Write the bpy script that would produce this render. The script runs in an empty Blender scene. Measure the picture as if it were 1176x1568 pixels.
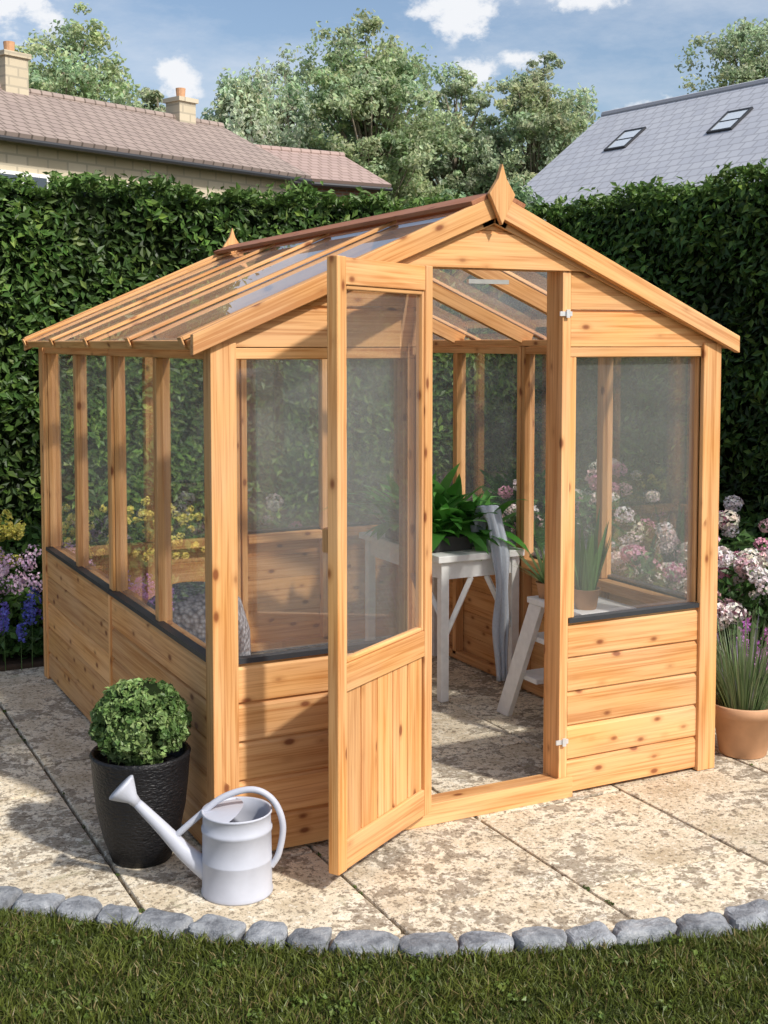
import bpy, math, random
import numpy as np
from mathutils import Vector, Matrix, noise
random.seed(7); rng=np.random.default_rng(7)
scene=bpy.context.scene
COL=scene.collection
def rad(d): return math.radians(d)
# plot survey grid (a across, b deep) -> world
def site(a,b,z=0.0): return Vector((-1.244+.891*a+.4535*b, -3.562-.4535*a+.891*b, z))
RV=Vector((.891,-.4535,0)); FV=Vector((.4535,.891,0))

# ---------------------------------------------------------------- node helpers
def nd(nt,t,ins=None,out=0,**props):
    n=nt.nodes.new(t)
    for k,v in props.items(): setattr(n,k,v)
    for k,v in (ins or {}).items():
        s=n.inputs[k]
        if isinstance(v,bpy.types.NodeSocket): nt.links.new(v,s)
        else: s.default_value=v
    return n.outputs[out]
def c4(c): return (c[0],c[1],c[2],1.0)
def mixc(nt,f,a,b,mode='MIX'):
    n=nt.nodes.new('ShaderNodeMix'); n.data_type='RGBA'; n.blend_type=mode
    for i,v in ((0,f),(6,a),(7,b)):
        if isinstance(v,bpy.types.NodeSocket): nt.links.new(v,n.inputs[i])
        else: n.inputs[i].default_value=v if i==0 else c4(v)
    return n.outputs[2]
def ramp(nt,f,stops,interp='LINEAR'):
    n=nt.nodes.new('ShaderNodeValToRGB'); n.color_ramp.interpolation=interp
    e=n.color_ramp.elements
    while len(e)<len(stops): e.new(0.5)
    for i,(p,c) in enumerate(stops):
        e[i].position=p; e[i].color=c4(c) if hasattr(c,'__len__') else (c,c,c,1)
    nt.links.new(f,n.inputs[0]); return n.outputs[0]
def ma(nt,op,a,b=0.0,clamp=False):
    n=nt.nodes.new('ShaderNodeMath'); n.operation=op; n.use_clamp=clamp
    for i,v in ((0,a),(1,b)):
        if isinstance(v,bpy.types.NodeSocket): nt.links.new(v,n.inputs[i])
        else: n.inputs[i].default_value=v
    return n.outputs[0]
def vmul(nt,v,s):
    return nd(nt,'ShaderNodeVectorMath',{0:v,1:s},operation='MULTIPLY')
def newmat(name):
    m=bpy.data.materials.new(name); m.use_nodes=True; nt=m.node_tree; nt.nodes.clear()
    o=nt.nodes.new('ShaderNodeOutputMaterial'); return m,nt,o
def principled(nt,o,col,rough=.6,spec=.4,metal=0,normal=None,link=True):
    ins={'Base Color':col if isinstance(col,bpy.types.NodeSocket) else c4(col),'Roughness':rough,'Specular IOR Level':spec,'Metallic':metal}
    if normal is not None: ins['Normal']=normal
    b=nd(nt,'ShaderNodeBsdfPrincipled',ins)
    if link: nt.links.new(b,o.inputs[0])
    return b
def bump(nt,h,strength=.3,dist=.01):
    return nd(nt,'ShaderNodeBump',{'Strength':strength,'Distance':dist,'Height':h})
def attr(nt,name,which): 
    n=nt.nodes.new('ShaderNodeAttribute'); n.attribute_name=name; return n.outputs[which]

def wood_mat(name,light,dark,knot=(.20,.06,.022)):
    m,nt,o=newmat(name); g=attr(nt,'gr','Vector'); t=attr(nt,'tint','Fac')
    wob=nd(nt,'ShaderNodeTexNoise',{'Vector':vmul(nt,g,(2.2,7,7)),'Scale':1.0,'Detail':2},out=0)
    n1=nd(nt,'ShaderNodeTexNoise',{'Vector':vmul(nt,g,(2.4,105,105)),'Scale':1.0,'Detail':4,'Distortion':.8})
    n2=nd(nt,'ShaderNodeTexNoise',{'Vector':vmul(nt,g,(1.2,22,22)),'Scale':1.0,'Detail':3,'Distortion':.8})
    f=ma(nt,'ADD',ma(nt,'MULTIPLY',n1,.55),ma(nt,'MULTIPLY',n2,.45))
    col=ramp(nt,f,[(.40,light),(.50,[a*.66+b*.34 for a,b in zip(light,dark)]),(.62,dark)])
    vn=nt.nodes.new('ShaderNodeTexVoronoi'); nt.links.new(vmul(nt,g,(9,17,17)),vn.inputs['Vector']); vn.inputs['Scale'].default_value=1
    v=vn.outputs[0]; sep=nd(nt,'ShaderNodeSeparateColor',{0:vn.outputs[1]})
    keep=ramp(nt,sep,[(.45,0.0),(.51,1.0)])
    halo=ramp(nt,v,[(.10,1.0),(.38,0.0)],'EASE'); core=ramp(nt,v,[(.11,1.0),(.20,0.0)])
    col=mixc(nt,ma(nt,'MULTIPLY',ma(nt,'MULTIPLY',halo,.55),keep),col,[a*.82 for a in dark])
    col=mixc(nt,ma(nt,'MULTIPLY',ma(nt,'MULTIPLY',core,.88),keep),col,knot)
    val=ma(nt,'ADD',ma(nt,'MULTIPLY',t,.30),.85)
    col=nd(nt,'ShaderNodeHueSaturation',{'Color':col,'Value':val,'Saturation':ma(nt,'ADD',ma(nt,'MULTIPLY',wob,.25),.88),'Hue':.5})
    principled(nt,o,col,.6,.3,normal=bump(nt,f,.35,.002)); return m
WOOD=wood_mat('honey_softwood',(.74,.415,.18),(.50,.22,.075))
WOODR=wood_mat('red_softwood',(.40,.17,.085),(.28,.10,.045))

def glass_mat(name,haze=.14,gloss=.10,fk=1.5,tint=(.96,.97,.97),rough=.01):
    m,nt,o=newmat(name)
    tr=nd(nt,'ShaderNodeBsdfTransparent',{'Color':c4(tint)})
    gl=nd(nt,'ShaderNodeBsdfGlossy',{'Color':(1,1,1,1),'Roughness':rough})
    df=nd(nt,'ShaderNodeBsdfDiffuse',{'Color':(.66,.68,.70,1)})
    tl=nd(nt,'ShaderNodeBsdfTranslucent',{'Color':(.70,.72,.74,1)})
    dm=nd(nt,'ShaderNodeMixShader',{0:.5,1:df,2:tl})
    back=nt.nodes.new('ShaderNodeNewGeometry').outputs['Backfacing']   # thin sheet: same fresnel from both faces
    ior=ma(nt,'SUBTRACT',1.5,ma(nt,'MULTIPLY',back,1.5-1/1.5))
    fr=nd(nt,'ShaderNodeFresnel',{'IOR':ior})
    n=nd(nt,'ShaderNodeTexNoise',{'Vector':nd(nt,'ShaderNodeTexCoord',out=3),'Scale':2.6,'Detail':4})
    s1=nd(nt,'ShaderNodeMixShader',{0:ma(nt,'MULTIPLY',ramp(nt,n,[(.35,.55),(.70,1.0)]),haze),1:tr,2:dm})  # grey diffuse layer paints the hazy reflections onto the panes
    s2=nd(nt,'ShaderNodeMixShader',{0:ma(nt,'ADD',ma(nt,'MULTIPLY',fr,fk),gloss-.04,True),1:s1,2:gl})
    nt.links.new(s2,o.inputs[0]); return m
GLASS=glass_mat('glazing',.24,.13); ROOFGLASS=glass_mat('roof_glazing',.42,.10,.75)

def leaf_mat(name='leaf',tl=.3,rough=.45,spec=.35):
    m,nt,o=newmat(name); c=attr(nt,'col','Color')
    p=principled(nt,o,c,rough,spec,link=False)
    t=nd(nt,'ShaderNodeBsdfTranslucent',{'Color':c})
    s=nd(nt,'ShaderNodeMixShader',{0:tl,1:p,2:t}); nt.links.new(s,o.inputs[0]); return m
LEAF=leaf_mat(); TLEAF=leaf_mat('tree_leaf',.48,.8,.15)
def plain(name,c,r=.5,s=.4,metal=0,nscale=30,var=.15,bstr=.1):
    m,nt,o=newmat(name); tc=nd(nt,'ShaderNodeTexCoord',out=3)
    n=nd(nt,'ShaderNodeTexNoise',{'Vector':tc,'Scale':nscale,'Detail':5})
    col=mixc(nt,n,[x*(1-var) for x in c],[x*(1+var) for x in c])
    principled(nt,o,col,r,s,metal,normal=bump(nt,n,bstr,.004)); return m
WHITE=plain('white_paint',(.82,.82,.80),.45)
CANM=plain('lavender_enamel',(.47,.49,.56),.5,.4,var=.16,bstr=.08,nscale=14)
DARKSTRIP=plain('dark_gasket',(.035,.037,.042),.5)
METAL=plain('zinc',(.75,.76,.78),.3,.5,.6)
TERRA=plain('terracotta',(.58,.33,.19),.8,.2,nscale=14,var=.25)
BARK=plain('bark',(.20,.17,.13),.9,.1,nscale=6,var=.4,bstr=.6)
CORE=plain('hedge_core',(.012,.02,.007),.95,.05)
SOIL=plain('soil',(.06,.042,.03),.95,.1,nscale=22,var=.5,bstr=.8)
CLOTH=plain('grey_cloth',(.48,.52,.58),.9,.1,nscale=90)
TRAY=plain('tray',(.05,.05,.05),.6)
def potmat():
    m,nt,o=newmat('black_ribbed'); tc=nd(nt,'ShaderNodeTexCoord',out=3)
    n=nd(nt,'ShaderNodeTexNoise',{'Vector':vmul(nt,tc,(70,70,150)),'Scale':1,'Detail':3})
    principled(nt,o,mixc(nt,n,(.002,.002,.003),(.014,.014,.017)),.45,.4,normal=bump(nt,n,1.0,.006)); return m
BLACK=potmat()
def knit():
    m,nt,o=newmat('knit'); tc=nd(nt,'ShaderNodeTexCoord',out=3)
    v=nd(nt,'ShaderNodeTexVoronoi',{'Vector':tc,'Scale':60},out=0)
    principled(nt,o,ramp(nt,v,[(0,(.50,.50,.53)),(.8,(.13,.13,.15))]),.95,.1,normal=bump(nt,v,1,.008)); return m
KNIT=knit()
def paving():
    m,nt,o=newmat('weathered_paving'); g=attr(nt,'gr','Vector'); t=attr(nt,'tint','Fac')
    a=nd(nt,'ShaderNodeTexNoise',{'Vector':g,'Scale':4.5,'Detail':5,'Roughness':.6})
    b=nd(nt,'ShaderNodeTexNoise',{'Vector':vmul(nt,g,(20,42,24)),'Scale':1,'Detail':6,'Roughness':.70,'Distortion':.35})
    b2=nd(nt,'ShaderNodeTexNoise',{'Vector':vmul(nt,g,(60,80,60)),'Scale':1,'Detail':3,'Roughness':.6})
    c=nd(nt,'ShaderNodeTexNoise',{'Vector':g,'Scale':140,'Detail':2,'Roughness':.6})
    col=ramp(nt,a,[(.32,(.53,.43,.29)),(.48,(.72,.62,.46)),(.62,(.82,.75,.61))])
    f=ma(nt,'ADD',b,ma(nt,'MULTIPLY',ma(nt,'SUBTRACT',a,.5),1.0))
    patch=ramp(nt,f,[(.525,0.0),(.570,1.0)])
    col=mixc(nt,ma(nt,'MULTIPLY',patch,.72),col,(.21,.16,.105))
    sp=ramp(nt,b2,[(.38,1.0),(.44,0.0)])
    col=mixc(nt,ma(nt,'MULTIPLY',sp,.72),col,(.16,.12,.08))
    hi=ramp(nt,b2,[(.59,0.0),(.65,1.0)])
    col=mixc(nt,ma(nt,'MULTIPLY',hi,.6),col,(.84,.80,.70))
    lich=ramp(nt,nd(nt,'ShaderNodeTexNoise',{'Vector':g,'Scale':7,'Detail':6,'Roughness':.7}),[(.60,0.0),(.68,1.0)])
    col=mixc(nt,ma(nt,'MULTIPLY',lich,.4),col,(.36,.35,.20))
    pits=ramp(nt,c,[(.34,1.0),(.42,0.0)])
    col=mixc(nt,ma(nt,'MULTIPLY',pits,.6),col,(.12,.095,.07))
    col=nd(nt,'ShaderNodeHueSaturation',{'Color':col,'Value':ma(nt,'ADD',ma(nt,'MULTIPLY',t,.22),.86),'Saturation':.96})
    h=ma(nt,'ADD',ma(nt,'MULTIPLY',b,.6),ma(nt,'MULTIPLY',b2,.4))
    principled(nt,o,col,.85,.2,normal=bump(nt,h,.9,.011)); return m
PAVE=paving()
def stonemat():
    m,nt,o=newmat('grey_stone'); g=attr(nt,'gr','Vector'); t=attr(nt,'tint','Fac')
    a=nd(nt,'ShaderNodeTexNoise',{'Vector':g,'Scale':12,'Detail':9,'Roughness':.75})
    col=ramp(nt,a,[(.35,(.14,.15,.17)),(.55,(.38,.40,.43)),(.7,(.56,.57,.58))])
    col=nd(nt,'ShaderNodeHueSaturation',{'Color':col,'Value':ma(nt,'ADD',ma(nt,'MULTIPLY',t,.4),.80)})
    principled(nt,o,col,.8,.25,normal=bump(nt,a,.9,.03)); return m
STONE=stonemat()
def turf():
    m,nt,o=newmat('turf'); tc=nd(nt,'ShaderNodeTexCoord',out=3)
    a=nd(nt,'ShaderNodeTexNoise',{'Vector':tc,'Scale':60,'Detail':6}); b=nd(nt,'ShaderNodeTexNoise',{'Vector':tc,'Scale':.8,'Detail':4})
    col=mixc(nt,a,(.03,.04,.012),(.075,.09,.03)); col=mixc(nt,ma(nt,'MULTIPLY',b,.4),col,(.07,.08,.025))
    principled(nt,o,col,.95,.1,normal=bump(nt,a,1,.02)); return m
TURF=turf()
def tiles(name,c1,c2,mort,sx,sz,bs=.5):
    m,nt,o=newmat(name); g=attr(nt,'gr','Vector')
    n=nt.nodes.new('ShaderNodeTexBrick'); nt.links.new(g,n.inputs['Vector'])
    n.inputs['Color1'].default_value=c4(c1); n.inputs['Color2'].default_value=c4(c2); n.inputs['Mortar'].default_value=c4(mort)
    n.inputs['Scale'].default_value=1; n.inputs['Mortar Size'].default_value=.022; n.inputs['Brick Width'].default_value=sx; n.inputs['Row Height'].default_value=sz
    a=nd(nt,'ShaderNodeTexNoise',{'Vector':g,'Scale':1.3,'Detail':7,'Roughness':.7})
    col=mixc(nt,ma(nt,'MULTIPLY',a,.5),n.outputs[0],[x*.6 for x in c1])
    principled(nt,o,col,.85,.2,normal=bump(nt,n.outputs[1],-bs,.03)); return m
TILE=tiles('clay_pantiles',(.34,.27,.24),(.40,.32,.28),(.14,.11,.09),.28,.30)
TILEP=tiles('pink_tiles',(.42,.31,.28),(.47,.35,.31),(.22,.16,.13),.3,.3)
SLATE=tiles('slate',(.46,.48,.54),(.52,.54,.59),(.34,.35,.39),.3,.28)
WALLST=tiles('cream_stone',(.58,.50,.36),(.66,.58,.44),(.44,.39,.30),.45,.2)
BRICK=tiles('red_brick',(.33,.15,.10),(.40,.20,.13),(.35,.32,.28),.24,.085)
DGLASS=plain('dark_window',(.06,.08,.10),.08,.8,nscale=2)

# ---------------------------------------------------------------- mesh builders
class MB:
    def __init__(s): s.v=[];s.f=[];s.g=[];s.t=[]
    def add(s,verts,faces,frame=None,M=None,tint=None):
        off=Vector((random.uniform(-50,50),random.uniform(-50,50),random.uniform(-50,50)))
        t=random.random() if tint is None else tint; b=len(s.v)
        if frame is None: frame=(Vector((1,0,0)),Vector((0,1,0)),Vector((0,0,1)))
        for p in verts:
            p=Vector(p); s.g.append((p.dot(frame[0])+off.x,p.dot(frame[1])+off.y,p.dot(frame[2])+off.z)); s.t.append(t)
            s.v.append(tuple(M@p if M is not None else p))
        for f in faces: s.f.append([b+i for i in f])
    def prism(s,pts,vec,M=None,grain=None,tint=None):
        n=len(pts); pts=[Vector(p) for p in pts]; vec=Vector(vec)
        V=pts+[p+vec for p in pts]
        F=[list(range(n))[::-1],list(range(n,2*n))]+[[i,(i+1)%n,n+(i+1)%n,n+i] for i in range(n)]
        g=Vector(grain).normalized() if grain else vec.normalized()
        h=Vector((0,0,1)) if abs(g.z)<.9 else Vector((1,0,0)); k=g.cross(h).normalized(); h=k.cross(g)
        s.add(V,F,(g,h,k),M,tint)
    def box(s,a,b,M=None,grain=None,tint=None):
        x0,y0,z0=a; x1,y1,z1=b; d=(abs(x1-x0),abs(y1-y0),abs(z1-z0)); i=d.index(max(d))
        g=grain or [(1,0,0),(0,1,0),(0,0,1)][i]
        s.prism([(x0,y0,z0),(x1,y0,z0),(x1,y1,z0),(x0,y1,z0)],(0,0,z1-z0),M,g,tint)
    def obj(s,name,mat,parent=None,bevel=0,smooth=False):
        me=bpy.data.meshes.new(name); me.from_pydata(s.v,[],s.f); me.update()
        import bmesh
        bm=bmesh.new(); bm.from_mesh(me); bmesh.ops.recalc_face_normals(bm,faces=bm.faces); bm.to_mesh(me); bm.free()
        a=me.attributes.new('gr','FLOAT_VECTOR','POINT'); a.data.foreach_set('vector',np.array(s.g,dtype=np.float32).ravel())
        a=me.attributes.new('tint','FLOAT','POINT'); a.data.foreach_set('value',np.array(s.t,dtype=np.float32))
        me.materials.append(mat); o=bpy.data.objects.new(name,me); COL.objects.link(o)
        if parent: o.parent=parent
        if smooth: me.polygons.foreach_set('use_smooth',[True]*len(me.polygons))
        if bevel:
            b=o.modifiers.new('bevel','BEVEL'); b.width=bevel; b.segments=2; b.limit_method='ANGLE'; b.angle_limit=rad(40)
        return o
def empty(name):
    e=bpy.data.objects.new(name,None); COL.objects.link(e); return e
def sheet(name,quads,mat,parent=None):
    m=MB()
    for q in quads: m.add(q,[[0,1,2,3]])
    return m.obj(name,mat,parent)
def lathe(prof,seg=40,c=(0,0,0)):
    V=[];F=[];n=len(prof)
    for j in range(seg):
        a=2*math.pi*j/seg
        for r,z in prof: V.append((c[0]+r*math.cos(a),c[1]+r*math.sin(a),c[2]+z))
    for j in range(seg):
        k=(j+1)%seg
        for i in range(n-1): F.append([j*n+i,k*n+i,k*n+i+1,j*n+i+1])
    return V,F
def tube(path,radii,seg=10,cap=True,flat=1.0):
    P=[Vector(p) for p in path]; V=[];F=[]
    if not hasattr(radii,'__len__'): radii=[radii]*len(P)
    ref=None
    for i,p in enumerate(P):
        t=(P[min(i+1,len(P)-1)]-P[max(i-1,0)]).normalized()
        if ref is None:
            ref=t.cross(Vector((0,0,1))); 
            if ref.length<.1: ref=t.cross(Vector((1,0,0)))
        ref=(ref-t*ref.dot(t)).normalized(); w=t.cross(ref)
        for j in range(seg):
            a=2*math.pi*j/seg; V.append(p+(ref*math.cos(a)*flat+w*math.sin(a))*radii[i])
    for i in range(len(P)-1):
        for j in range(seg):
            k=(j+1)%seg; F.append([i*seg+j,i*seg+k,(i+1)*seg+k,(i+1)*seg+j])
    if cap: F.append(list(range(seg))[::-1]); F.append([(len(P)-1)*seg+j for j in range(seg)])
    return V,F
def smoothpath(pts,n=6):
    P=[Vector(p) for p in pts]; out=[]
    for i in range(len(P)-1):
        p0=P[max(i-1,0)];p1=P[i];p2=P[i+1];p3=P[min(i+2,len(P)-1)]
        for j in range(n):
            t=j/n; out.append(.5*((2*p1)+(p2-p0)*t+(2*p0-5*p1+4*p2-p3)*t*t+(3*p1-p0-3*p2+p3)*t**3))
    out.append(P[-1]); return out

class LF:  # foliage accumulator
    def __init__(s): s.V=[];s.F=[];s.C=[];s.n=0
    def leaves(s,P,N,L,W,col,var=.25,jit=.6,hang=0):
        P=np.asarray(P,float); n=len(P); N=np.asarray(N,float)+rng.normal(0,jit,(n,3)); N/=np.linalg.norm(N,axis=1)[:,None]+1e-9
        T=rng.normal(0,1,(n,3)); T[:,2]-=hang; T-=N*(T*N).sum(1)[:,None]; T/=np.linalg.norm(T,axis=1)[:,None]+1e-9
        B=np.cross(N,T); l=(L*rng.uniform(.65,1.3,n))[:,None]; w=l*(W/L)
        f=N*w*.25
        V=np.stack([P-T*l/2,P+B*w/2+f-T*l*.05,P+T*l/2,P-B*w/2+f-T*l*.05],1).reshape(-1,3)
        F=(np.arange(4*n).reshape(n,4)+s.n)
        col=np.asarray(col,float); 
        if col.ndim==1: col=np.repeat(col[None],n,0)
        c=col*(1+rng.uniform(-var,var,(n,1)))*(1+rng.uniform(-.08,.08,(n,3)))
        s.V.append(V);s.F.append(F);s.C.append(np.repeat(c,4,0));s.n+=4*n
    def strip(s,base,d,length,width,curl,col,seg=5,tipcol=None,shape='leaf'):
        d=Vector(d).normalized(); side=d.cross(Vector((0,0,1)))
        if side.length<.05: side=Vector((random.uniform(-1,1),random.uniform(-1,1),0))
        side.normalize(); p=Vector(base); V=[];C=[]
        for i in range(seg+1):
            t=i/seg
            w=width*(math.sin(math.pi*min(1,(t*.86+.14)))**.7 if shape=='leaf' else (1-t)**.6*.9+.02)
            V+= [p-side*w/2,p+side*w/2]; cc=col if tipcol is None or t<.65 else tipcol; C+=[cc,cc]
            d=(d+Vector((0,0,-curl/seg))).normalized(); p=p+d*(length/seg)
        F=[[s.n+2*i,s.n+2*i+1,s.n+2*i+3,s.n+2*i+2] for i in range(seg)]
        s.V.append(np.array([tuple(v) for v in V])); s.F.append(np.array(F)); s.C.append(np.array(C,float)*random.uniform(.8,1.2)); s.n+=len(V)
    def blob(s,c,r,n,L,W,col,var=.25,jit=.6,shell=.25,hang=0,top=0):
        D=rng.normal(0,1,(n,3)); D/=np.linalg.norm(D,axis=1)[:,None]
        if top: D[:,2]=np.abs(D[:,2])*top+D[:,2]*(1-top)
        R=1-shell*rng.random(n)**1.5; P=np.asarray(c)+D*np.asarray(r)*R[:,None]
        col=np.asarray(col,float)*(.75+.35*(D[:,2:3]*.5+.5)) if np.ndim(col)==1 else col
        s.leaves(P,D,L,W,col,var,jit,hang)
    def obj(s,name,parent=None,mat=None):
        V=np.concatenate(s.V);F=np.concatenate(s.F);C=np.concatenate(s.C)
        me=bpy.data.meshes.new(name); me.from_pydata(V.tolist(),[],F.tolist()); me.update()
        a=me.attributes.new('col','FLOAT_COLOR','POINT'); a.data.foreach_set('color',np.concatenate([C,np.ones((len(C),1))],1).astype(np.float32).ravel())
        me.materials.append(mat or LEAF); o=bpy.data.objects.new(name,me); COL.objects.link(o)
        if parent: o.parent=parent
        return o

# ---------------------------------------------------------------- ground, paving, lawn
CX=[-30,-3,-1.6,-1.1,-.633,-.207,.177,.546,1.027,1.5,2.2,3.2,4.5,30]
CY=[4,3.0,1.3,.55,-.03,-.44,-.742,-.90,-1.04,-1.10,-1.08,-.9,-.6,-.5]
def edgeY(x): return np.interp(x,CX,CY)
sheet('ground',[[(-300,-300,-.06),(300,-300,-.06),(300,300,-.06),(-300,300,-.06)]],TURF)
m=MB()
for k in range(-6,4):
    x0=.30+.6*k; y=-1.9+random.choice([0,.2,.35])+(.3 if k%2 else 0)
    if k==0: y=-1.75
    while y<2.8:
        h=.6; g=.005; dz=random.uniform(-.002,.002)
        m.box((x0+g,y+g,-.05),(x0+.6-g,y+h-g,dz),tint=random.random()); y+=h
m.obj('stone_paving',PAVE,bevel=.006)
sheet('paving_joint_bed',[[(-3.4,-2,-.02),(2.8,-2,-.02),(2.8,3.2,-.02),(-3.4,3.2,-.02)]],SOIL)
# lawn
m=MB(); V=[];F=[]
for i,(x,y) in enumerate(zip(CX,CY)): V+=[(x,y-.02,.014),(x,-60,.014)]
for i in range(len(CX)-1): F.append([2*i,2*i+1,2*i+3,2*i+2])
m.add(V,F); lawn=m.obj('lawn',TURF)
n=110000
a=rng.uniform(-1.8,1.8,n); b=rng.uniform(2.3,3.6,n)
X=-1.244+.891*a+.4535*b; Y=-3.562-.4535*a+.891*b; ok=Y<edgeY(X)-.05; X=X[ok];Y=Y[ok]; n=len(X)
cl_=np.array([noise.noise(Vector((x*9,y*9,0))) for x,y in zip(X,Y)])
h=rng.uniform(.014,.036,n)*(1+.5*cl_); th=rng.uniform(0,2*np.pi,n); w=rng.uniform(.0014,.0028,n); lean=rng.normal(0,.55,(n,2))*h[:,None]
B=np.stack([X,Y,np.full(n,.012)],1); S=np.stack([np.cos(th),np.sin(th),0*th],1)*w[:,None]
Mid=B+np.stack([lean[:,0]*.3,lean[:,1]*.3,h*.6],1); Tp=B+np.stack([lean[:,0],lean[:,1],h],1)
gl=LF(); gl.V.append(np.stack([B-S,B+S,Mid+S*.8,Mid-S*.8,Tp,Tp+S*.1],1).reshape(-1,3))
idx=np.arange(n)[:,None]*6
gl.F.append(np.concatenate([idx+np.array([[0,1,2,3]]),idx+np.array([[3,2,5,4]])])); gl.n=6*n
pat=np.clip(.5+.9*cl_,0,1)
g=np.stack([.078+.06*pat,.110+.055*pat,.020+.01*pat],1)*rng.uniform(.5,1.35,(n,1)); dry=rng.random(n)<.12; g[dry]=(.24,.19,.08)
gl.C.append(np.repeat(g,6,0))
for i in range(170):
    a=random.uniform(-1.6,1.6); b=random.uniform(2.6,3.5); p=site(a,b)
    if p.y<float(edgeY(p.x))-.07:
        gl.blob((p.x,p.y,.03),(.03,.03,.012),26,.013,.011,(.12,.17,.035),.3,.4,.8)
gl.obj('grass_blades',lawn)
# stone edging
xs=np.linspace(-2.2,4.4,3000); ys=edgeY(xs); sarc=np.concatenate([[0],np.cumsum(np.hypot(np.diff(xs),np.diff(ys)))])
m=MB(); s=0
while s<sarc[-1]-.2:
    l=random.uniform(.11,.185); sc=s+l/2; x=np.interp(sc,sarc,xs); y=np.interp(sc,sarc,ys)
    x2=np.interp(sc+.02,sarc,xs); y2=np.interp(sc+.02,sarc,ys); ang=math.atan2(y2-y,x2-x)+random.uniform(-.1,.1)
    V=[];F=[];nu=24;nv=12; sd=Vector((random.random()*99,0,0)); hh=random.uniform(.040,.060); ww=random.uniform(.040,.054)
    for i in range(nv+1):
        ph=math.pi*i/nv-math.pi/2
        for j in range(nu):
            t=2*math.pi*j/nu; e=.5
            sg=lambda q:math.copysign(abs(q)**e,q)
            p=Vector((sg(math.cos(ph))*sg(math.cos(t))*(l/2-.002),sg(math.cos(ph))*sg(math.sin(t))*ww,sg(math.sin(ph))*hh*.6))
            p*=1+.20*noise.noise(p*20+sd)+.10*noise.noise(p*55+sd)
            V.append(p)
    for i in range(nv):
        for j in range(nu): F.append([i*nu+j,i*nu+(j+1)%nu,(i+1)*nu+(j+1)%nu,(i+1)*nu+j])
    Mx=Matrix.Translation((x,y,.016))@Matrix.Rotation(ang,4,'Z')@Matrix.Rotation(random.uniform(-.1,.1),4,'X')@Matrix.Rotation(random.uniform(-.08,.08),4,'Y')
    m.add(V,F,M=Mx); s+=l+.003
m.obj('stone_edging',STONE)
# soil borders
m=MB()
m.box((2.42,-.75,-.05),(5,2.9,.03)); m.box((-3.4,2.62,-.05),(5,4.4,.025)); m.obj('border_soil',SOIL,bevel=.01)
# weeds and moss creeping in the paving joints, a few dropped leaves
l=LF()
for i in range(260):
    if random.random()<.6:
        x=.30+.6*random.randint(-3,3)+random.gauss(0,.004); y=random.uniform(-1.3,2.6)
    else:
        x=random.uniform(-1.2,2.4); y=float(edgeY(x))+random.uniform(.05,.075)
    if -.05<x<1.98 and -.06<y<2.5: continue
    if y<float(edgeY(x))+.04: continue
    l.blob((x,y,.001),(.006,.012,.004),10,.008,.006,(.09,.13,.03),.4,.4,.8)
l.obj('joint_moss')

# ---------------------------------------------------------------- greenhouse
W=1.93; L=2.42; HS=.62; HT=1.585
K=.43
G=empty('greenhouse')
fr=MB(); cl=MB(); st=MB(); gz=MB(); rf=MB(); rd=MB(); mt=MB(); RG=MB()
def shiplap(M,u0,u1,z0,z1,nb,mb=None):
    h=(z1-z0)/nb
    for i in range(nb):
        a=z0+i*h; b=a+h
        (mb or cl).prism([(u0,0,a),(u0,-.015,a+.001),(u0,-.015,b-.018),(u0,-.009,b-.010),(u0,-.005,b-.006),(u0,-.005,b-.001),(u0,0,b-.001)],(u1-u0,0,0),M)
def panel(M,ln,mull):
    for (a,b) in ((.002,.032),(ln-.032,ln-.002)):
        fr.box((a,0.001,.01),(b,.045,HT-.001),M)
    for q in mull:
        fr.box((q-.02,-.006,HS+.001),(q+.02,.045,HT-.037),M); fr.box((q-.018,.002,.03),(q+.018,.045,HS-.05),M)
    fr.box((.033,.0015,.01),(ln-.033,.045,.05),M); fr.box((.033,.0015,HS-.045),(ln-.033,.06,HS-.002),M)
    fr.box((.033,.0015,HT-.036),(ln-.033,.045,HT-.002),M)
    shiplap(M,.001,ln-.001,.012,HS-.002,5)
    fr.box((.001,-.013,HT-.034),(ln-.001,0,HT),M)
    fr.box((.001,-.012,HS+.016),(.028,0,HT-.035),M); fr.box((ln-.028,-.012,HS+.016),(ln-.001,0,HT-.035),M)
    st.box((.001,-.021,HS-.001),(ln-.001,.012,HS+.015),M)
    q=[.03]+list(mull)+[ln-.03]
    for i in range(len(q)-1):
        gz.add([(q[i],.018,HS+.01),(q[i+1],.018,HS+.01),(q[i+1],.018,HT-.03),(q[i],.018,HT-.03)],[[0,1,2,3]],M=M)
T=Matrix.Translation
panel(T((0.03,0,0)),.648,[]); panel(T((1.285,0,0)),.615,[])
ML=Matrix(((0,1,0,0),(1,0,0,0),(0,0,1,0),(0,0,0,1)))
MR=Matrix(((0,-1,0,W),(1,0,0,0),(0,0,1,0),(0,0,0,1)))
MBk=Matrix(((1,0,0,0),(0,-1,0,L),(0,0,1,0),(0,0,0,1)))
for M in (ML,MR):
    panel(M@T((.02,0,0)),1.188,[.594]); panel(M@T((1.21,0,0)),1.19,[.595])
    cl.box((1.195,-.022,.0),(1.222,-.001,HS-.003),M)
    fr.box((.0005,-.023,.0),(.045,-.001,1.60),M); fr.box((L-.045,-.023,.0),(L-.0005,-.001,1.60),M)
panel(MBk@T((.02,0,0)),.94,[.47]); panel(MBk@T((.965,0,0)),.94,[.47])
for M in (Matrix.Identity(4),MBk):
    fr.box((-.0245,-.027,0),(.058,-.0005,1.60),M); fr.box((W-.058,-.027,0),(W+.0245,-.0005,1.60),M)
fr.box((.679,-.018,0),(.712,.08,1.86)); fr.box((1.249,-.018,0),(1.284,.08,1.86))
fr.box((.62,-.032,0.0),(1.30,-.0185,.072)); fr.box((.713,-.017,0.0),(1.248,.06,.066))
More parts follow.
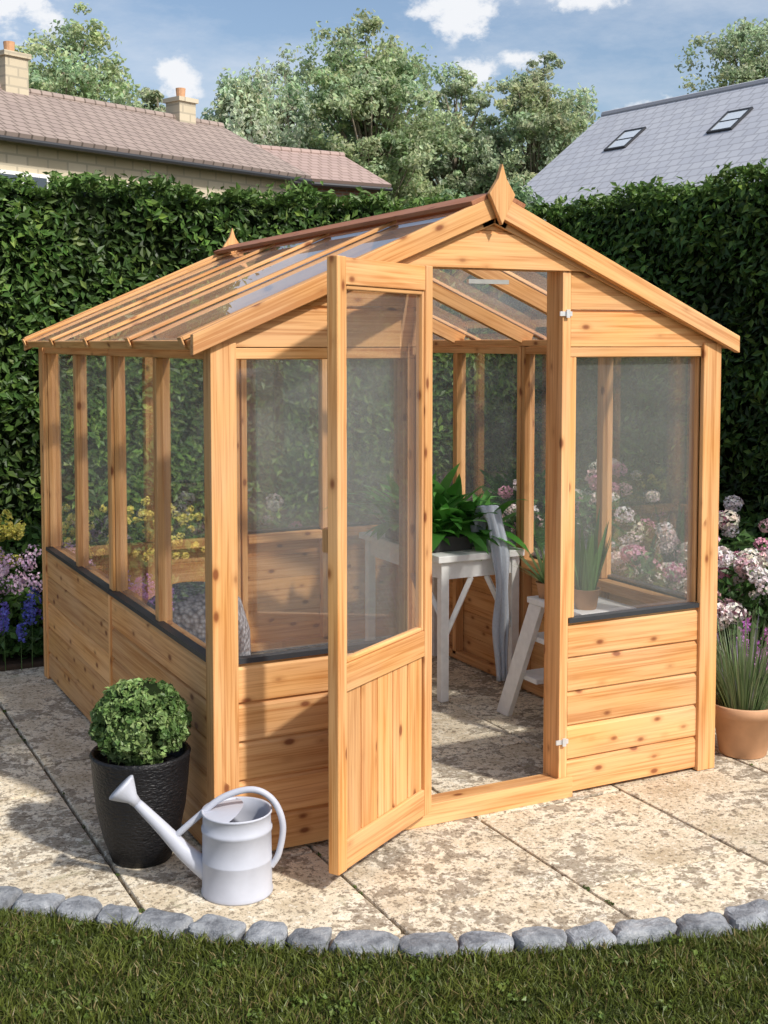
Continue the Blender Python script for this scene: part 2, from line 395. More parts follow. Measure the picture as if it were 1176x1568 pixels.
fr.box((.713,.0,1.845),(1.248,.06,1.875))
def clip(poly):
    for sgn in (0,1):
        line=(lambda x:1.612+K*x) if sgn==0 else (lambda x:1.612+K*(W-x))
        out=[]
        for i in range(len(poly)):
            p=poly[i];q=poly[(i+1)%len(poly)]; dp=line(p[0])-p[1]; dq=line(q[0])-q[1]
            if dp>=0: out.append(p)
            if dp*dq<0:
                t=dp/(dp-dq); out.append((p[0]+(q[0]-p[0])*t,p[1]+(q[1]-p[1])*t))
        poly=out
        if len(poly)<3: return None
    return poly
def gable(M,segs):
    for (x0,x1,z0,z1,th) in segs:
        tn=random.random()
        for (za,zb,t2) in ((z0,z1-.012,th),(z1-.012,z1-.001,th-.009)):
            p=clip([(x0,za),(x1,za),(x1,zb),(x0,zb)])
            if p: cl.prism([(x,-.001,z) for x,z in p],(0,-t2,0),M,grain=(1,0,0),tint=tn)
gable(Matrix.Identity(4),[(-.02,.678,1.587,1.715,.015),(1.285,W+.02,1.587,1.715,.015),(-.02,.678,1.715,1.845,.015),(1.285,W+.02,1.715,1.845,.015),(.3,1.7,1.846,1.972,.024),(.5,1.5,1.972,2.08,.015)])
gable(MBk,[(-.02,W+.02,1.587,1.715,.015),(-.02,W+.02,1.715,1.845,.015),(.2,1.75,1.845,1.972,.015),(.5,1.5,1.972,2.08,.015)])
fr.box((-.015,.002,HT),(.678,.045,1.612)); 
for M in (ML,MR): fr.box((.05,.002,HT+.001),(L-.05,.05,1.612),M)
# roof
OV=.075; run=W/2+OV; sl=run*math.sqrt(1+K*K); ang=math.atan(K)
def slopeM(side):
    c,s_=math.cos(ang),math.sin(ang)
    z0=1.612-K*OV
    if side==0: return Matrix(((c,0,-s_,-OV),(0,1,0,0),(s_,0,c,z0),(0,0,0,1)))
    return Matrix(((-c,0,s_,W+OV),(0,1,0,0),(s_,0,c,z0),(0,0,0,1)))
for side in (0,1):
    M=slopeM(side)
    for y in (.02,.605,1.21,1.815,L-.02):
        rf.box((.08,y-.016,-.032),(sl-.02,y+.016,.029),M)
        rf.box((-.010,y-.019,.034),(sl-.03,y+.019,.046),M)
        rf.box((-.016,y-.019,.012),(-.0102,y+.019,.046),M)
    rf.box((-.004,-.02,.0),(.022,L+.02,.030),M)
    rf.box((sl-.06,-.03,-.03),(sl-.008,L+.03,.027),M)
    rd.box((sl-.085,-.055,.056),(sl+.006,L+.055,.072),M)
    ys=[-.03,.605,1.21,1.815,L+.03]
    for i in range(4):
        RG.add([(.0,ys[i],.031),(sl-.01,ys[i],.031),(sl-.01,ys[i+1],.031),(.0,ys[i+1],.031)],[[0,1,2,3]],M=M)
def barge(M):
    for s_ in (0,1):
        f=(lambda x:x) if s_==0 else (lambda x:W-x)
        a=(-OV-.012); zb=1.612+K*a
        pts=[(f(a),-.055,zb-.012),(f(W/2-.0003),-.055,1.612+K*W/2-.012),(f(W/2-.0003),-.055,1.612+K*W/2+.063),(f(a),-.055,zb+.050)]
        fr.prism(pts,(0,.026,0),M,grain=(1,0,K if s_==0 else -K))
        pts=[(f(-.02),-.030,1.595),(f(W/2-.0003),-.030,1.612+K*W/2-.035),(f(W/2-.0003),-.030,1.612+K*W/2+.02),(f(-.02),-.030,1.612+K*-.02+.02)]
        fr.prism(pts,(0,.012,0),M,grain=(1,0,K if s_==0 else -K))
    c=W/2
    fr.prism([(c,-.058,1.985),(c+.050,-.058,2.085),(c+.016,-.058,2.135),(c,-.058,2.185),(c-.016,-.058,2.135),(c-.050,-.058,2.085)],(0,-.02,0),M,grain=(0,0,1))
barge(Matrix.Identity(4)); barge(MBk)
for z in (1.70,.20):
    mt.box((1.235,-.024,z-.008),(1.285,-.0185,z+.008)); mt.box((1.258,-.030,z-.014),(1.272,-.0245,z+.014))
mt.box((.92,.06,1.80),(1.08,.075,1.815)); 
fr.obj('frame',WOOD,G,.0025); cl.obj('shiplap_cladding',WOOD,G,.0012); st.obj('sill_gasket',DARKSTRIP,G); gz.obj('window_glazing',GLASS,G)
RG.obj('roof_glazing',ROOFGLASS,G); rf.obj('rafters',WOOD,G,.002); rd.obj('ridge_capping',WOODR,G,.002); mt.obj('door_fittings',METAL,G)
# door
dr=MB(); dg=MB(); DW=.575
DM=T((.692,-.036,0))@Matrix.Rotation(rad(180+33),4,'Z')
th0,th1=0,.036; RB,RT=.59,.672
dr.box((0,th0,.062),(.048,th1,1.845),DM); dr.box((DW-.048,th0,.062),(DW,th1,1.845),DM)
dr.box((.0485,th0+.001,1.765),(DW-.0485,th1-.001,1.843),DM)
dr.box((.0485,th0+.001,RB),(DW-.0485,th1-.001,RT),DM)
dr.box((.0485,th0+.001,.064),(DW-.0485,th1-.001,.15),DM)
nb=5; bw=(DW-.097)/nb
for i in range(nb):
    a=.0485+i*bw
    dr.box((a+.003,.010,.1495),(a+bw-.003,.026,RB+.0005),DM)
    if i<nb-1: dr.box((a+bw-.006,.013,.151),(a+bw+.006,.021,RB-.001),DM)
for (a,b) in (((.0485,.006,RT+.001),(.060,.030,1.764)),((DW-.060,.006,RT+.001),(DW-.0485,.030,1.764)),((.061,.006,RT+.001),(DW-.061,.030,RT+.013)),((.061,.006,1.752),(DW-.061,.030,1.764))):
    dr.box(a,b,DM)
dr.box((DW-.03,-.022,1.0),(DW-.005,-.0005,1.07),DM)
dg.add([(.05,.018,RT+.005),(DW-.05,.018,RT+.005),(DW-.05,.018,1.76),(.05,.018,1.76)],[[0,1,2,3]],M=DM)
dr.obj('door',WOOD,G,.003); dg.obj('door_glazing',GLASS,G)

# ---------------------------------------------------------------- interior
def table():
    e=empty('potting_table'); m=MB(); x0,x1,y0,y1,h=1.45,1.87,1.18,1.95,.66
    m.box((x0-.02,y0-.02,h-.03),(x1+.01,y1+.02,h)); 
    for x in (x0+.005,x1-.045):
        for y in (y0,y1-.04): m.box((x,y,0),(x+.04,y+.04,h-.0305))
    for y in (y0+.008,y1-.032): m.box((x0+.046,y,h-.11),(x1-.046,y+.024,h-.031))
    for x in (x0+.012,x1-.038): m.box((x,y0+.041,h-.11),(x+.024,y1-.041,h-.031))
    for (p,q) in (((x0+.04,y0+.02,.30),(x0+.17,y0+.02,.55)),((x1-.04,y0+.02,.30),(x1-.17,y0+.02,.55)),((x0+.025,y0+.04,.38),(x0+.025,y0+.22,.55))):
        V,F=tube([p,q],.016,4); m.add(V,F)
    m.obj('table_frame',WHITE,e,.003); return e
table()
m=MB(); m.box((1.46,1.26,.661),(1.66,1.74,.73)); e=empty('peace_lily'); m.obj('planter_tray',TRAY,e,.004)
l=LF()
for i in range(230):
    a=random.uniform(0,6.28); el=random.uniform(.5,2.6); bx=(1.58+random.uniform(-.12,.20),1.52+random.uniform(-.24,.25),.71)
    l.strip(bx,(math.cos(a),math.sin(a),el*1.3),random.uniform(.18,.38),random.uniform(.05,.09),random.uniform(.8,1.9),random.choice([(.05,.18,.025),(.12,.38,.06),(.08,.28,.04),(.16,.42,.09)]),seg=7)
l.obj('foliage',e)
m=MB(); V=[];F=[]; path=[(1.72,1.30,.665),(1.70,1.25,.79),(1.715,1.22,.86),(1.73,1.19,.80),(1.735,1.145,.667),(1.74,1.13,.5),(1.735,1.13,.3),(1.74,1.12,.08)]
P=smoothpath(path,5)
for i,p in enumerate(P):
    wd=.044-.016*max(0,(i-15)/20)+.006*math.sin(i*.7)
    for j in range(9):
        u=(j-4)/4; q=p+Vector((.95,-.2,0))*(u*wd)+Vector((.2,.95,0))*(.010*math.sin(j*1.9+i*.25)); V.append(q)
for i in range(len(P)-1):
    for j in range(8): F.append([i*9+j,i*9+j+1,(i+1)*9+j+1,(i+1)*9+j])
m.add(V,F); o=m.obj('draped_cloth',CLOTH,smooth=True); s_=o.modifiers.new('t','SOLIDIFY'); s_.thickness=.006
def stool():
    e=empty('step_stool'); m=MB(); x0,x1=1.60,1.87; y0,y1,h=.34,.72,.55
    m.box((x0,y0,h-.025),(x1,y1,h))
    for x in (x0+.004,x1-.03):
        m.prism([(x,y1-.10,h-.026),(x,y1-.01,h-.026),(x,y1+.24,0),(x,y1+.15,0)],(.026,0,0))
        m.prism([(x+.001,y0+.01,h-.0265),(x+.001,y0+.06,h-.0265),(x+.001,y0-.05,0),(x+.001,y0-.10,0)],(.024,0,0))
    for z,yy in ((.18,y1+.06),(.36,y1-.02)):
        m.box((x0+.031,yy-.09,z),(x1-.031,yy+.06,z+.022))
    m.box((x0+.031,y0+.02,.25),(x1-.031,y0+.04,.29))
    m.obj('stool_frame',WHITE,e,.003)
stool()
def pot(m,c,r,h): V,F=lathe([(0,.0),(r*.75,0),(r,h),(r*1.06,h),(r*.92,h-.004),(r*.88,h-.03),(0,h-.03)],28,c); m.add(V,F)
e=empty('snake_plant'); m=MB(); pot(m,(1.68,.42,.551),.055,.08); m.obj('pot',TERRA,e,smooth=True); l=LF()
for i in range(34):
    a=random.uniform(0,6.28); l.strip((1.68+.03*math.cos(a),.42+.03*math.sin(a),.61),(math.cos(a)*.3,math.sin(a)*.3,1),random.uniform(.18,.36),.034,.05,random.choice([(.16,.32,.10),(.09,.2,.06)]),shape='blade')
l.obj('leaves',e)
e=empty('aloe_plant'); m=MB(); pot(m,(1.66,.66,.551),.045,.065); m.obj('pot',TERRA,e,smooth=True); l=LF()
for i in range(34):
    a=random.uniform(0,6.28); l.strip((1.66,.66,.60),(math.cos(a),math.sin(a),random.uniform(.5,2)),random.uniform(.12,.24),.02,.1,(.28,.42,.18),shape='blade')
l.obj('leaves',e)
m=MB(); V,F=lathe([(0,0),(.17,0),(.21,.1),(.22,.3),(.215,.48),(.18,.60),(.10,.655),(0,.665)],36,(.27,1.04,0)); m.add(V,F); m.obj('knitted_pouf',KNIT,smooth=True)

# ---------------------------------------------------------------- watering can
def can():
    e=empty('watering_can'); C=Vector((-.018,-.208,0)); U=RV
    def P(u,z,v=0): return C+U*u+FV*v+Vector((0,0,z))
    m=MB(); V,F=lathe([(0,.004),(.098,.004),(.103,.0),(.105,.008),(.102,.014),(.101,.10),(.102,.102),(.102,.106),(.101,.108),(.100,.185),(.103,.188),(.103,.196),(.099,.2),(.099,.236),(.103,.239),(.102,.245),(.097,.242),(.096,.2),(.095,.05),(0,.05)],56,tuple(C)); m.add(V,F)
    V=[];F=[]; n=20
    for i in range(n+1):
        a=math.pi/2+math.pi*i/n; V.append(C+U*(.097*math.cos(a))+FV*(.097*math.sin(a))+Vector((0,0,.238)))
    for i in range(n+1):
        t=i/n*2-1; V.append(C+U*(-.012+.03*(1-t*t))-FV*(t*.096)+Vector((0,0,.242+.012*(1-t*t)))) 
    for i in range(n): F.append([i,i+1,n+1+i+1,n+1+i])
    m.add(V,F)
    sp=smoothpath([P(-.085,.06),P(-.15,.115),P(-.215,.185),P(-.29,.262)],6); k=len(sp)
    V,F=tube(sp,[.031-.017*i/(k-1) for i in range(k)],20); m.add(V,F)
    d=(P(-.29,.262)-P(-.215,.185)).normalized(); p0=P(-.29,.262)
    V,F=tube([p0,p0+d*.02,p0+d*.06,p0+d*.066,p0+d*.07],[.014,.018,.044,.047,.044],24); m.add(V,F)
    hp=smoothpath([P(-.186,.158),P(-.114,.222),P(-.04,.28),P(.045,.303),P(.105,.272),P(.134,.2),P(.122,.115),P(.099,.075)],8)
    V,F=tube(hp,.0095,14); m.add(V,F)
    m.obj('can_body',CANM,e,smooth=True)
can()
# ---------------------------------------------------------------- black pot with box ball
e=empty('potted_box_ball'); m=MB(); c=(-.2,.153,0)
V,F=lathe([(0,0),(.085,0),(.092,.004),(.118,.08),(.137,.17),(.147,.26),(.152,.325),(.155,.335),(.150,.342),(.140,.338),(.136,.30),(0,.30)],64,c); m.add(V,F); m.obj('pot',BLACK,e,smooth=True)
m=MB(); V,F=lathe([(0,0),(.05,.01),(.1,.07),(.115,.13),(.1,.19),(.05,.235),(0,.24)],24,(c[0],c[1],.31)); m.add(V,F); m.obj('inner_mass',CORE,e)
l=LF()
for i in range(190):
    D=Vector(rng.normal(0,1,3)).normalized(); rr=random.uniform(.93,1.07)
    q=Vector((c[0],c[1],.428))+Vector((D.x*.125,D.y*.125,D.z*.108))*rr
    l.blob(tuple(q),.024,60,.021,.014,random.choice([(.16,.25,.08),(.25,.36,.13),(.11,.19,.055)]),.4,.7)
l.obj('foliage',e)
# ---------------------------------------------------------------- terracotta pot with lavender
e=empty('potted_lavender'); m=MB(); c=(2.175,.06,0)
V,F=lathe([(0,0),(.085,0),(.09,.004),(.118,.16),(.132,.162),(.135,.2),(.132,.206),(.12,.2),(.115,.17),(0,.17)],48,c); m.add(V,F); m.obj('pot',TERRA,e,smooth=True)
l=LF()
for i in range(620):
    a=random.uniform(0,6.28); r=.09*math.sqrt(random.random()); tl=random.uniform(.1,.55)
    l.strip((c[0]+r*math.cos(a),c[1]+r*math.sin(a),.17),(math.cos(a)*tl,math.sin(a)*tl,1),random.uniform(.14,.40),.0055,random.uniform(0,.5),random.choice([(.13,.21,.08),(.19,.27,.12),(.25,.29,.16)]),seg=4,tipcol=(.34,.28,.42) if i%9==0 else None,shape='blade')
l.obj('foliage',e)

# ---------------------------------------------------------------- flowers
def bush(l,x,y,r,h,n=900,col=(.065,.14,.035)):
    for i in range(6):
        q=(x+random.uniform(-.5,.5)*r,y+random.uniform(-.5,.5)*r,h*random.uniform(.3,.65))
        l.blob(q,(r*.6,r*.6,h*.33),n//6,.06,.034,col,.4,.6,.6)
def pompom(l,x,y,z,r,col):
    l.blob((x,y,z),(r,r,r*.8),100,r*.42,r*.36,col,.15,.4,.2)
pinks=[(.82,.56,.58),(.84,.72,.70),(.86,.82,.74),(.74,.38,.50),(.84,.78,.78),(.86,.80,.68)]
def hydrangea(x,y,h,r,nf=30):
    e=empty('hydrangea_bush'); l=LF(); bush(l,x,y,r,h,1300)
    for i in range(nf):
        a=random.uniform(0,6.28); q=math.sqrt(random.random())*r; zz=h*(1-.45*(q/r)**2)*random.uniform(.62,1.05)
        pompom(l,x+q*math.cos(a),y+q*math.sin(a),zz,random.uniform(.035,.06),random.choice(pinks))
    l.obj('blooms_and_leaves',e)
for (x,y,h,r,nf) in ((2.78,.62,.74,.34,56),(3.1,1.1,.84,.36,48),(2.62,1.45,.96,.36,36),(2.4,2.0,.86,.30,26),(3.35,.5,.85,.34,26),(3.2,2.2,.95,.36,20),(1.3,3.2,.78,.32,26),(.85,3.1,.78,.28,26),(2.42,1.0,.76,.26,24)):
    hydrangea(x,y,h,r,nf)
def spikes(name,x,y,r,h,n,cols):
    e=empty(name); l=LF(); bush(l,x,y,r,h*.6,600)
    for i in range(n):
        a=random.uniform(0,6.28); q=math.sqrt(random.random())*r; hh=h*random.uniform(.6,1.05); col=random.choice(cols)
        px,py=x+q*math.cos(a),y+q*math.sin(a); l.strip((px,py,0),(.05*math.cos(a),.05*math.sin(a),1),hh,.006,.02,(.1,.17,.05),shape='blade')
        m_=60; z=rng.uniform(hh*.62,hh,m_); P=np.stack([px+rng.normal(0,.010,m_),py+rng.normal(0,.010,m_),z],1); l.leaves(P,rng.normal(0,1,(m_,3)),.018,.015,col,.25)
    l.obj('blooms_and_leaves',e)
spikes('delphinium_clump',-.05,2.76,.20,.34,26,[(.16,.17,.60),(.26,.19,.62)])
spikes('delphinium_clump',-.45,2.85,.25,.36,26,[(.16,.17,.60),(.42,.2,.55)])
spikes('phlox_clump',2.58,.30,.18,.42,34,[(.72,.24,.62),(.62,.22,.66)])
spikes('phlox_clump',2.45,.7,.14,.46,16,[(.65,.25,.55),(.4,.25,.6)])
def daisies(name,x,y,r,h,n,col,fr_=.022):
    e=empty(name); l=LF(); bush(l,x,y,r,h*.95,1300,(.09,.17,.035))
    for i in range(n):
        a=random.uniform(0,6.28); q=math.sqrt(random.random())*r; pr=random.uniform(.7,1.3)*fr_
        l.blob((x+q*math.cos(a),y+q*math.sin(a),h*random.uniform(.65,1.08)),(pr,)*3,30,.02,.016,col,.2,.4,.2)
    l.obj('blooms_and_leaves',e)
daisies('yellow_flower_bush',-.17,3.32,.22,.64,80,(.82,.74,.18))
daisies('yellow_flower_bush',-.75,3.3,.36,.64,60,(.82,.74,.18))
daisies('pink_phlox_bush',-.10,2.98,.20,.48,38,(.84,.60,.74),.038)
daisies('pink_phlox_bush',.40,3.15,.24,.56,30,(.84,.60,.74),.038)
for (x,y) in ((.25,3.45),(1.9,3.3),(2.3,3.2)):
    e=empty('border_shrub'); l=LF(); bush(l,x,y,.35,.7,1500,(.07,.15,.035)); l.obj('foliage',e)

# ---------------------------------------------------------------- hedges
def lump(u,v): return .07*np.sin(u*3.1+np.sin(v*2.3))*np.sin(v*3.7+u)+.04*np.sin(u*9+v*4)*np.sin(v*8-u*3)
def hedge(o,ux,uy,ln,h,seed,dens=2600):
    e=empty('hedge'); O=np.array([o[0],o[1]]); U=np.array([ux,uy]); Nn=np.array([uy,-ux]); l=LF()
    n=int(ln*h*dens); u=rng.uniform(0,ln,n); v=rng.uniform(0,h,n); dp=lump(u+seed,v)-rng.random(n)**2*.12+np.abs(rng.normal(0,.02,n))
    rnd=np.clip((v-(h-.15))/.15,0,1)**2*.12
    P2=O+u[:,None]*U+(dp-rnd)[:,None]*Nn; P=np.column_stack([P2,v])
    Nm=np.tile([Nn[0],Nn[1],.55],(n,1))
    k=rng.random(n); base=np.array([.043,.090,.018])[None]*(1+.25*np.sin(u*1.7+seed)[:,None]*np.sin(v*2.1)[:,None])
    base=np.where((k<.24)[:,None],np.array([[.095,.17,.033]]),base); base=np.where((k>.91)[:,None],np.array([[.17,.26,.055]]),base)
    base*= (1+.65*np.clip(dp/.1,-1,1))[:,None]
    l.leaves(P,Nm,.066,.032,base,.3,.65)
    n=int(ln*1.0*1700); u=rng.uniform(0,ln,n); w=rng.uniform(-.9,.08,n); z=h+.03*np.sin(u*5+seed)+.03*np.sin(u*13+w*5)+np.abs(rng.normal(0,.03,n))
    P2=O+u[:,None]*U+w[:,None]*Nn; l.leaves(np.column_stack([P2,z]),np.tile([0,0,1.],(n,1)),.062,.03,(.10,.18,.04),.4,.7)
    for i in range(int(ln*18)):
        u0=random.uniform(0,ln); w0=random.uniform(-.3,.05); hh=random.uniform(.03,.11); mm=14
        t=rng.random(mm); P2=O+u0*U+w0*Nn
        l.leaves(np.column_stack([P2[0]+rng.normal(0,.016,mm),P2[1]+rng.normal(0,.016,mm),h+t*hh+.02]),rng.normal(0,1,(mm,3)),.05,.024,(.15,.24,.06),.3)
    l.obj('foliage',e)
    nu,nv=int(ln*8),20; V=[];F=[]
    for i in range(nu+1):
        for j in range(nv+1):
            uu=ln*i/nu; vv=h*j/nv; d=float(lump(uu+seed,vv))-.11-max(0,(vv-(h-.15))/.15)**2*.1; p=O+uu*U+d*Nn; V.append((p[0],p[1],vv))
    for i in range(nu):
        for j in range(nv): a=i*(nv+1)+j; F.append([a,a+nv+1,a+nv+2,a+1])
    m=MB(); m.add(V,F)
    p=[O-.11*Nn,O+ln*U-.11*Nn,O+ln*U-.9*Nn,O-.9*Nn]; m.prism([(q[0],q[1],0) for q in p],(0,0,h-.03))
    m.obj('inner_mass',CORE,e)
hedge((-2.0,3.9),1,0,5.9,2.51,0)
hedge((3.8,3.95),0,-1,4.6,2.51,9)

# ---------------------------------------------------------------- trees
def tree(name,a,b,top,hw,zb,seed,n=11000,col=(.17,.24,.11),leaf=.15,hang=0,nl=46):
    r0=random.Random(seed); e=empty(name); c=site(a,b); m=MB(); l=LF()
    zc=(top+zb)/2; hz=(top-zb)/2
    V,F=tube(smoothpath([(c.x,c.y,0),(c.x+.1,c.y,zb*.6),(c.x-.1,c.y+.1,zc),(c.x,c.y,top-hz*.5)],4),[.26,.24,.22,.2,.19,.18,.16,.14,.12,.1,.08,.06,.04],9); m.add(V,F)
    for i in range(nl):
        while True:
            d=Vector((r0.uniform(-1,1),r0.uniform(-1,1),r0.uniform(-1,1)))
            if .3<d.length<1: break
        taper=1-.38*max(0,d.z); rr=r0.uniform(.17,.32)*hw
        q=Vector((c.x+d.x*hw*.84*taper,c.y+d.y*hw*.84*taper,zc+d.z*(hz-rr*.6)))
        s0=Vector((c.x,c.y,max(zb*.7,q.z-hw*.8))); mid=(s0+q)/2+Vector((0,0,-.15))
        V,F=tube([s0,mid,q],[.06,.04,.012],5); m.add(V,F)
        sh=r0.uniform(.85,1.15); cc=np.array(col)*np.array([sh*r0.uniform(.94,1.1),sh,sh*r0.uniform(.9,1.08)])
        for s2 in range(5):
            q2=q+Vector((r0.gauss(0,.6),r0.gauss(0,.6),r0.gauss(0,.45)))*rr; r2=r0.uniform(.35,.85)*rr
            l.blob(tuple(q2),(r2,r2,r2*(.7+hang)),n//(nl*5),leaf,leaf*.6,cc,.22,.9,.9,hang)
    m.obj('trunk_and_limbs',BARK,e,smooth=True); l.obj('foliage',e,TLEAF)
def at(px,d): return ((px-588)/1905*d,d)
for i,(px,d,top,hw,zb,n,col,hang,nl) in enumerate([  # leaf colours paled: distance haze is painted into them
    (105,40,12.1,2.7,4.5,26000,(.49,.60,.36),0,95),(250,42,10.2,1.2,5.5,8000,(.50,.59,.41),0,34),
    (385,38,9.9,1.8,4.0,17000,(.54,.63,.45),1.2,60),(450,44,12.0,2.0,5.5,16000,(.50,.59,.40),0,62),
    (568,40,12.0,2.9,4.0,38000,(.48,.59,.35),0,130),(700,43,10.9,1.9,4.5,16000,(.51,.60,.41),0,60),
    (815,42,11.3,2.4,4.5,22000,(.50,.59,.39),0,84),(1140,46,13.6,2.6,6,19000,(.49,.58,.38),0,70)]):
    a,b=at(px,d); tree('deciduous_tree' if not hang else 'willow_tree',a,b,top,hw,zb,100+i,n,col,.17,hang,nl)
e=empty('distant_trees'); l=LF()  # pale greens, with air haze put into the colour
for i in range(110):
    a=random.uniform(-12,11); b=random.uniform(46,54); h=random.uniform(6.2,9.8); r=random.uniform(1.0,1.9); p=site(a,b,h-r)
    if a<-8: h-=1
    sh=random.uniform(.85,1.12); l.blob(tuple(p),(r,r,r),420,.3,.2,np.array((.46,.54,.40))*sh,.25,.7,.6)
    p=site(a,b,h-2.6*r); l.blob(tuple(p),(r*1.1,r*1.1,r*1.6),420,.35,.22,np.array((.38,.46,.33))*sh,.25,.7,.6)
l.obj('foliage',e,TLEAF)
e=empty('dark_shrub'); l=LF()
for (px,d,h,r) in ((700,20,4.2,.7),(790,19,4.0,.6),(640,21,3.9,.5),(745,22,4.5,.7)):
    a,b=at(px,d)
    for k in range(5):
        p=site(a+random.uniform(-r,r)*.8,b+random.uniform(-r,r),h-r+random.uniform(-.6,.3)*r); l.blob(tuple(p),r*.7,500,.12,.07,(.20,.30,.15),.4,.7,.6)
    p=site(a,b,h-2.2); l.blob(tuple(p),(r*1.2,r*1.2,1.6),900,.14,.09,(.16,.25,.12),.4,.7,.6)
l.obj('foliage',e)

# ---------------------------------------------------------------- houses
def house(name,a,b,u,n,s0,s1,w,zr_,ze,roofm,wallm,chim=(),sky=(),wins=()):
    e=empty(name); A=site(a,b); Uw=(RV*u[0]+FV*u[1]).normalized(); Nw=(RV*n[0]+FV*n[1]).normalized()
    M=Matrix(((Uw.x,Nw.x,0,A.x),(Uw.y,Nw.y,0,A.y),(0,0,1,0),(0,0,0,1)))
    k=(zr_-ze)/w; m=MB(); m.prism([(s0+.2,-w+.3,0),(s0+.2,w-.3,0),(s0+.2,w-.3,ze+k*.3-.12),(s0+.2,0,zr_-.12),(s0+.2,-w+.3,ze+k*.3-.12)],(s1-s0-.4,0,0),M,grain=(1,0,0)); 
    m.obj('walls',wallm,e)
    m=MB()
    for sg in (1,-1):
        d=math.sqrt(1+k*k); up=Vector((0,-sg,k))/d; nn=Vector((0,sg*k,1))/d
        pts=[(s0,sg*w,ze),(s1,sg*w,ze),(s1,0,zr_),(s0,0,zr_)]
        V=[Vector(p) for p in pts]+[Vector(p)+nn*.12 for p in pts]
        F=[[3,2,1,0],[4,5,6,7],[0,1,5,4],[1,2,6,5],[2,3,7,6],[3,0,4,7]]
        m.add(V,F,(Vector((1,0,0)),up,nn),M)
    o=m.obj('roof',roofm,e)
    m=MB(); V,F=tube([(s0,0,zr_+.12),(s1,0,zr_+.12)],.10,8); m.add(V,F,M=M); m.obj('ridge_tiles',roofm,e)
    m=MB(); V,F=tube([(s0,w+.05,ze-.02),(s1,w+.05,ze-.02)],.05,8); m.add(V,F,M=M); m.obj('gutter',DARKSTRIP,e)
    if chim:
        m=MB(); m2=MB()
        for (s_,ww,hh) in chim:
            m.box((s_-ww/2,-ww/2,zr_-.6),(s_+ww/2,ww/2,zr_+hh),M,grain=(1,0,0)); m.box((s_-ww/2-.05,-ww/2-.05,zr_+hh),(s_+ww/2+.05,ww/2+.05,zr_+hh+.1),M,grain=(1,0,0))
            V,F=lathe([(.1,0),(.12,.25),(.09,.25),(.08,0)],12,(s_,0,zr_+hh+.1)); m2.add(V,F,M=M)
        m.obj('chimney',wallm,e); m2.obj('chimney_pot',TERRA,e)
    d=math.sqrt(1+k*k); SM=M@Matrix(((1,0,0,0),(0,1/d,k/d,0),(0,-k/d,1/d,zr_),(0,0,0,1)))
    if sky:
        m=MB(); m2=MB()
        for (s_,q) in sky:
            m.box((s_-.32,q-.42,.10),(s_-.27,q+.42,.17),SM); m.box((s_+.27,q-.42,.10),(s_+.32,q+.42,.17),SM)
            m.box((s_-.269,q-.42,.10),(s_+.269,q-.37,.168),SM); m.box((s_-.269,q+.37,.10),(s_+.269,q+.42,.168),SM); m.box((s_-.249,q-.015,.12),(s_+.249,q+.015,.16),SM)
            m2.box((s_-.27,q-.37,.121),(s_+.27,q+.37,.15),SM)
        m.obj('skylight_frames',DARKSTRIP,e); m2.obj('skylight_glass',plain('skylight_glass',(.62,.68,.74),.15,1.0),e)
    if wins:
        m=MB(); m2=MB()
        for (s_,z,ww,hh) in wins:
            y=w-.3; m.box((s_-ww/2,y-.02,z),(s_+ww/2,y+.05,z+hh),M); m2.box((s_-ww/2+.07,y+.0,z+.07),(s_-.03,y+.062,z+hh-.07),M); m2.box((s_+.03,y+.0,z+.07),(s_+ww/2-.07,y+.062,z+hh-.07),M)
        m.obj('window_frames',WHITE,e); m2.obj('window_glass',DGLASS,e)
house('stone_house',-8.1,26.3,(.65,.76),(.76,-.65),-9,6.3,3.0,6.8,5.35,TILE,WALLST,[(.35,.55,.75),(5.0,.5,.5)],[],[(-1.2,3.6,1.2,1.2),(1.8,3.6,1.2,1.2),(4.5,3.6,1.2,1.2)])
house('tiled_cottage',-4.2,33,(.85,.52),(.52,-.85),-2.5,3.6,2.5,6.65,5.6,TILEP,BRICK,[],[],[(0,3.5,1,1.2)])
house('slate_roof_house',5.35,30.7,(.586,-.81),(-.81,-.586),0,13,4.0,7.0,4.04,SLATE,BRICK,[],[(2.0,1.6),(4.9,1.6)],[(4,1.5,1.2,1.2)])

# ---------------------------------------------------------------- sun, sky, camera
sh=Vector((.36,-.93,0)).normalized(); EL=rad(43); sv=Vector((sh.x*math.cos(EL),sh.y*math.cos(EL),math.sin(EL)))
sd=bpy.data.lights.new('sun','SUN'); sd.energy=4.3; sd.angle=rad(2.2); sd.color=(1,.95,.87)
so=bpy.data.objects.new('sun',sd); COL.objects.link(so); so.rotation_euler=(-sv).to_track_quat('-Z','Y').to_euler(); so.location=sv*30
w=bpy.data.worlds.new('World'); scene.world=w; w.use_nodes=True; nt=w.node_tree; nt.nodes.clear()
sky=nt.nodes.new('ShaderNodeTexSky'); sky.sky_type='NISHITA'; sky.sun_disc=False; sky.sun_elevation=EL; sky.sun_rotation=math.atan2(sv.x,sv.y); sky.air_density=1.0; sky.dust_density=2.2; sky.ozone_density=1.2
dirv=nd(nt,'ShaderNodeTexCoord',out=0)
nz=nd(nt,'ShaderNodeTexNoise',{'Vector':vmul(nt,dirv,(1,1,1.5)),'Scale':26,'Detail':10,'Roughness':.62})
acc=None
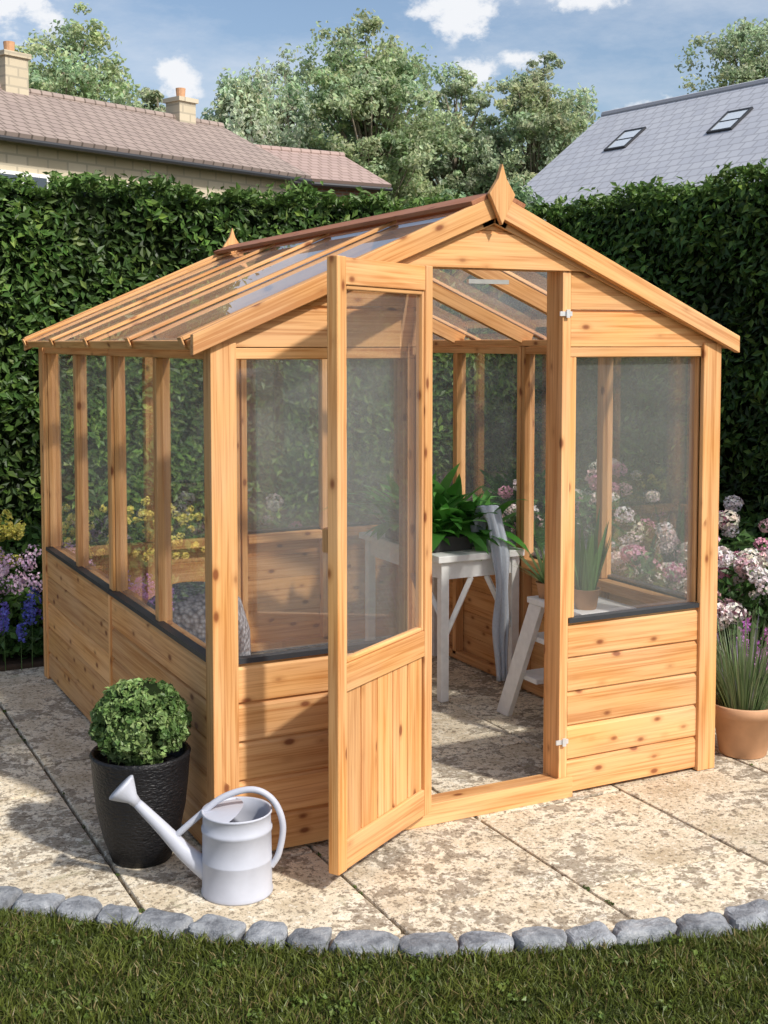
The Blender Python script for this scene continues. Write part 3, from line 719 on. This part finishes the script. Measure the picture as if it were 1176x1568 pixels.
for (px,py,sx,sz) in ((275,128,75,48),(975,172,80,36),(730,120,60,40),(790,98,50,26),(700,15,140,75),(5,10,120,90),(480,190,120,40),(900,10,150,36),(1500,120,150,60),(-300,150,160,60)):
    c=(RV*((px-588)/1905)+FV+Vector((0,0,(525-py)/1905))).normalized()
    dd=nd(nt,'ShaderNodeVectorMath',{0:dirv,1:tuple(c)},operation='SUBTRACT')
    lx=nd(nt,'ShaderNodeVectorMath',{0:dd,1:tuple(RV/(sx/1905))},out=1,operation='DOT_PRODUCT')
    lz=nd(nt,'ShaderNodeVectorMath',{0:dd,1:(0,0,1905/sz)},out=1,operation='DOT_PRODUCT')
    r=ma(nt,'SQRT',ma(nt,'ADD',ma(nt,'MULTIPLY',lx,lx),ma(nt,'MULTIPLY',lz,lz)))
    bb=ma(nt,'SUBTRACT',1.0,r,True); 
    acc=bb if acc is None else ma(nt,'MAXIMUM',acc,bb)
dens=ma(nt,'ADD',acc,ma(nt,'MULTIPLY',ma(nt,'SUBTRACT',nz,.5),3.2))
mask=ma(nt,'MULTIPLY',ramp(nt,dens,[(.38,0.0),(.95,1.0)],'EASE'),ramp(nt,acc,[(.0,0.0),(.35,1.0)],'EASE'))
wisp=ramp(nt,nd(nt,'ShaderNodeTexNoise',{'Vector':vmul(nt,dirv,(1,1,3)),'Scale':5,'Detail':8,'Roughness':.65}),[(.40,0.0),(.8,.65)])
colr=mixc(nt,wisp,sky.outputs[0],(5.6,5.8,6.2))
colr=mixc(nt,ma(nt,'MULTIPLY',mask,.95),colr,(6.2,6.3,6.5))
bg=nd(nt,'ShaderNodeBackground',{'Color':colr,'Strength':.15}); wo=nt.nodes.new('ShaderNodeOutputWorld'); nt.links.new(bg,wo.inputs[0])

cd=bpy.data.cameras.new('camera'); cam=bpy.data.objects.new('camera',cd); COL.objects.link(cam); scene.camera=cam
cd.sensor_fit='VERTICAL'; cd.sensor_height=24; cd.lens=24*1905/1568; cd.clip_end=1000; cd.clip_start=.05
pit=math.atan(120/1905); cd.shift_y=-139/1568
cam.location=(-1.244,-3.562,1.6)
fw=FV*math.cos(pit)+Vector((0,0,-math.sin(pit))); cam.rotation_euler=fw.to_track_quat('-Z','Y').to_euler()
scene.view_settings.view_transform='Standard'; scene.view_settings.look='None'; scene.view_settings.exposure=0
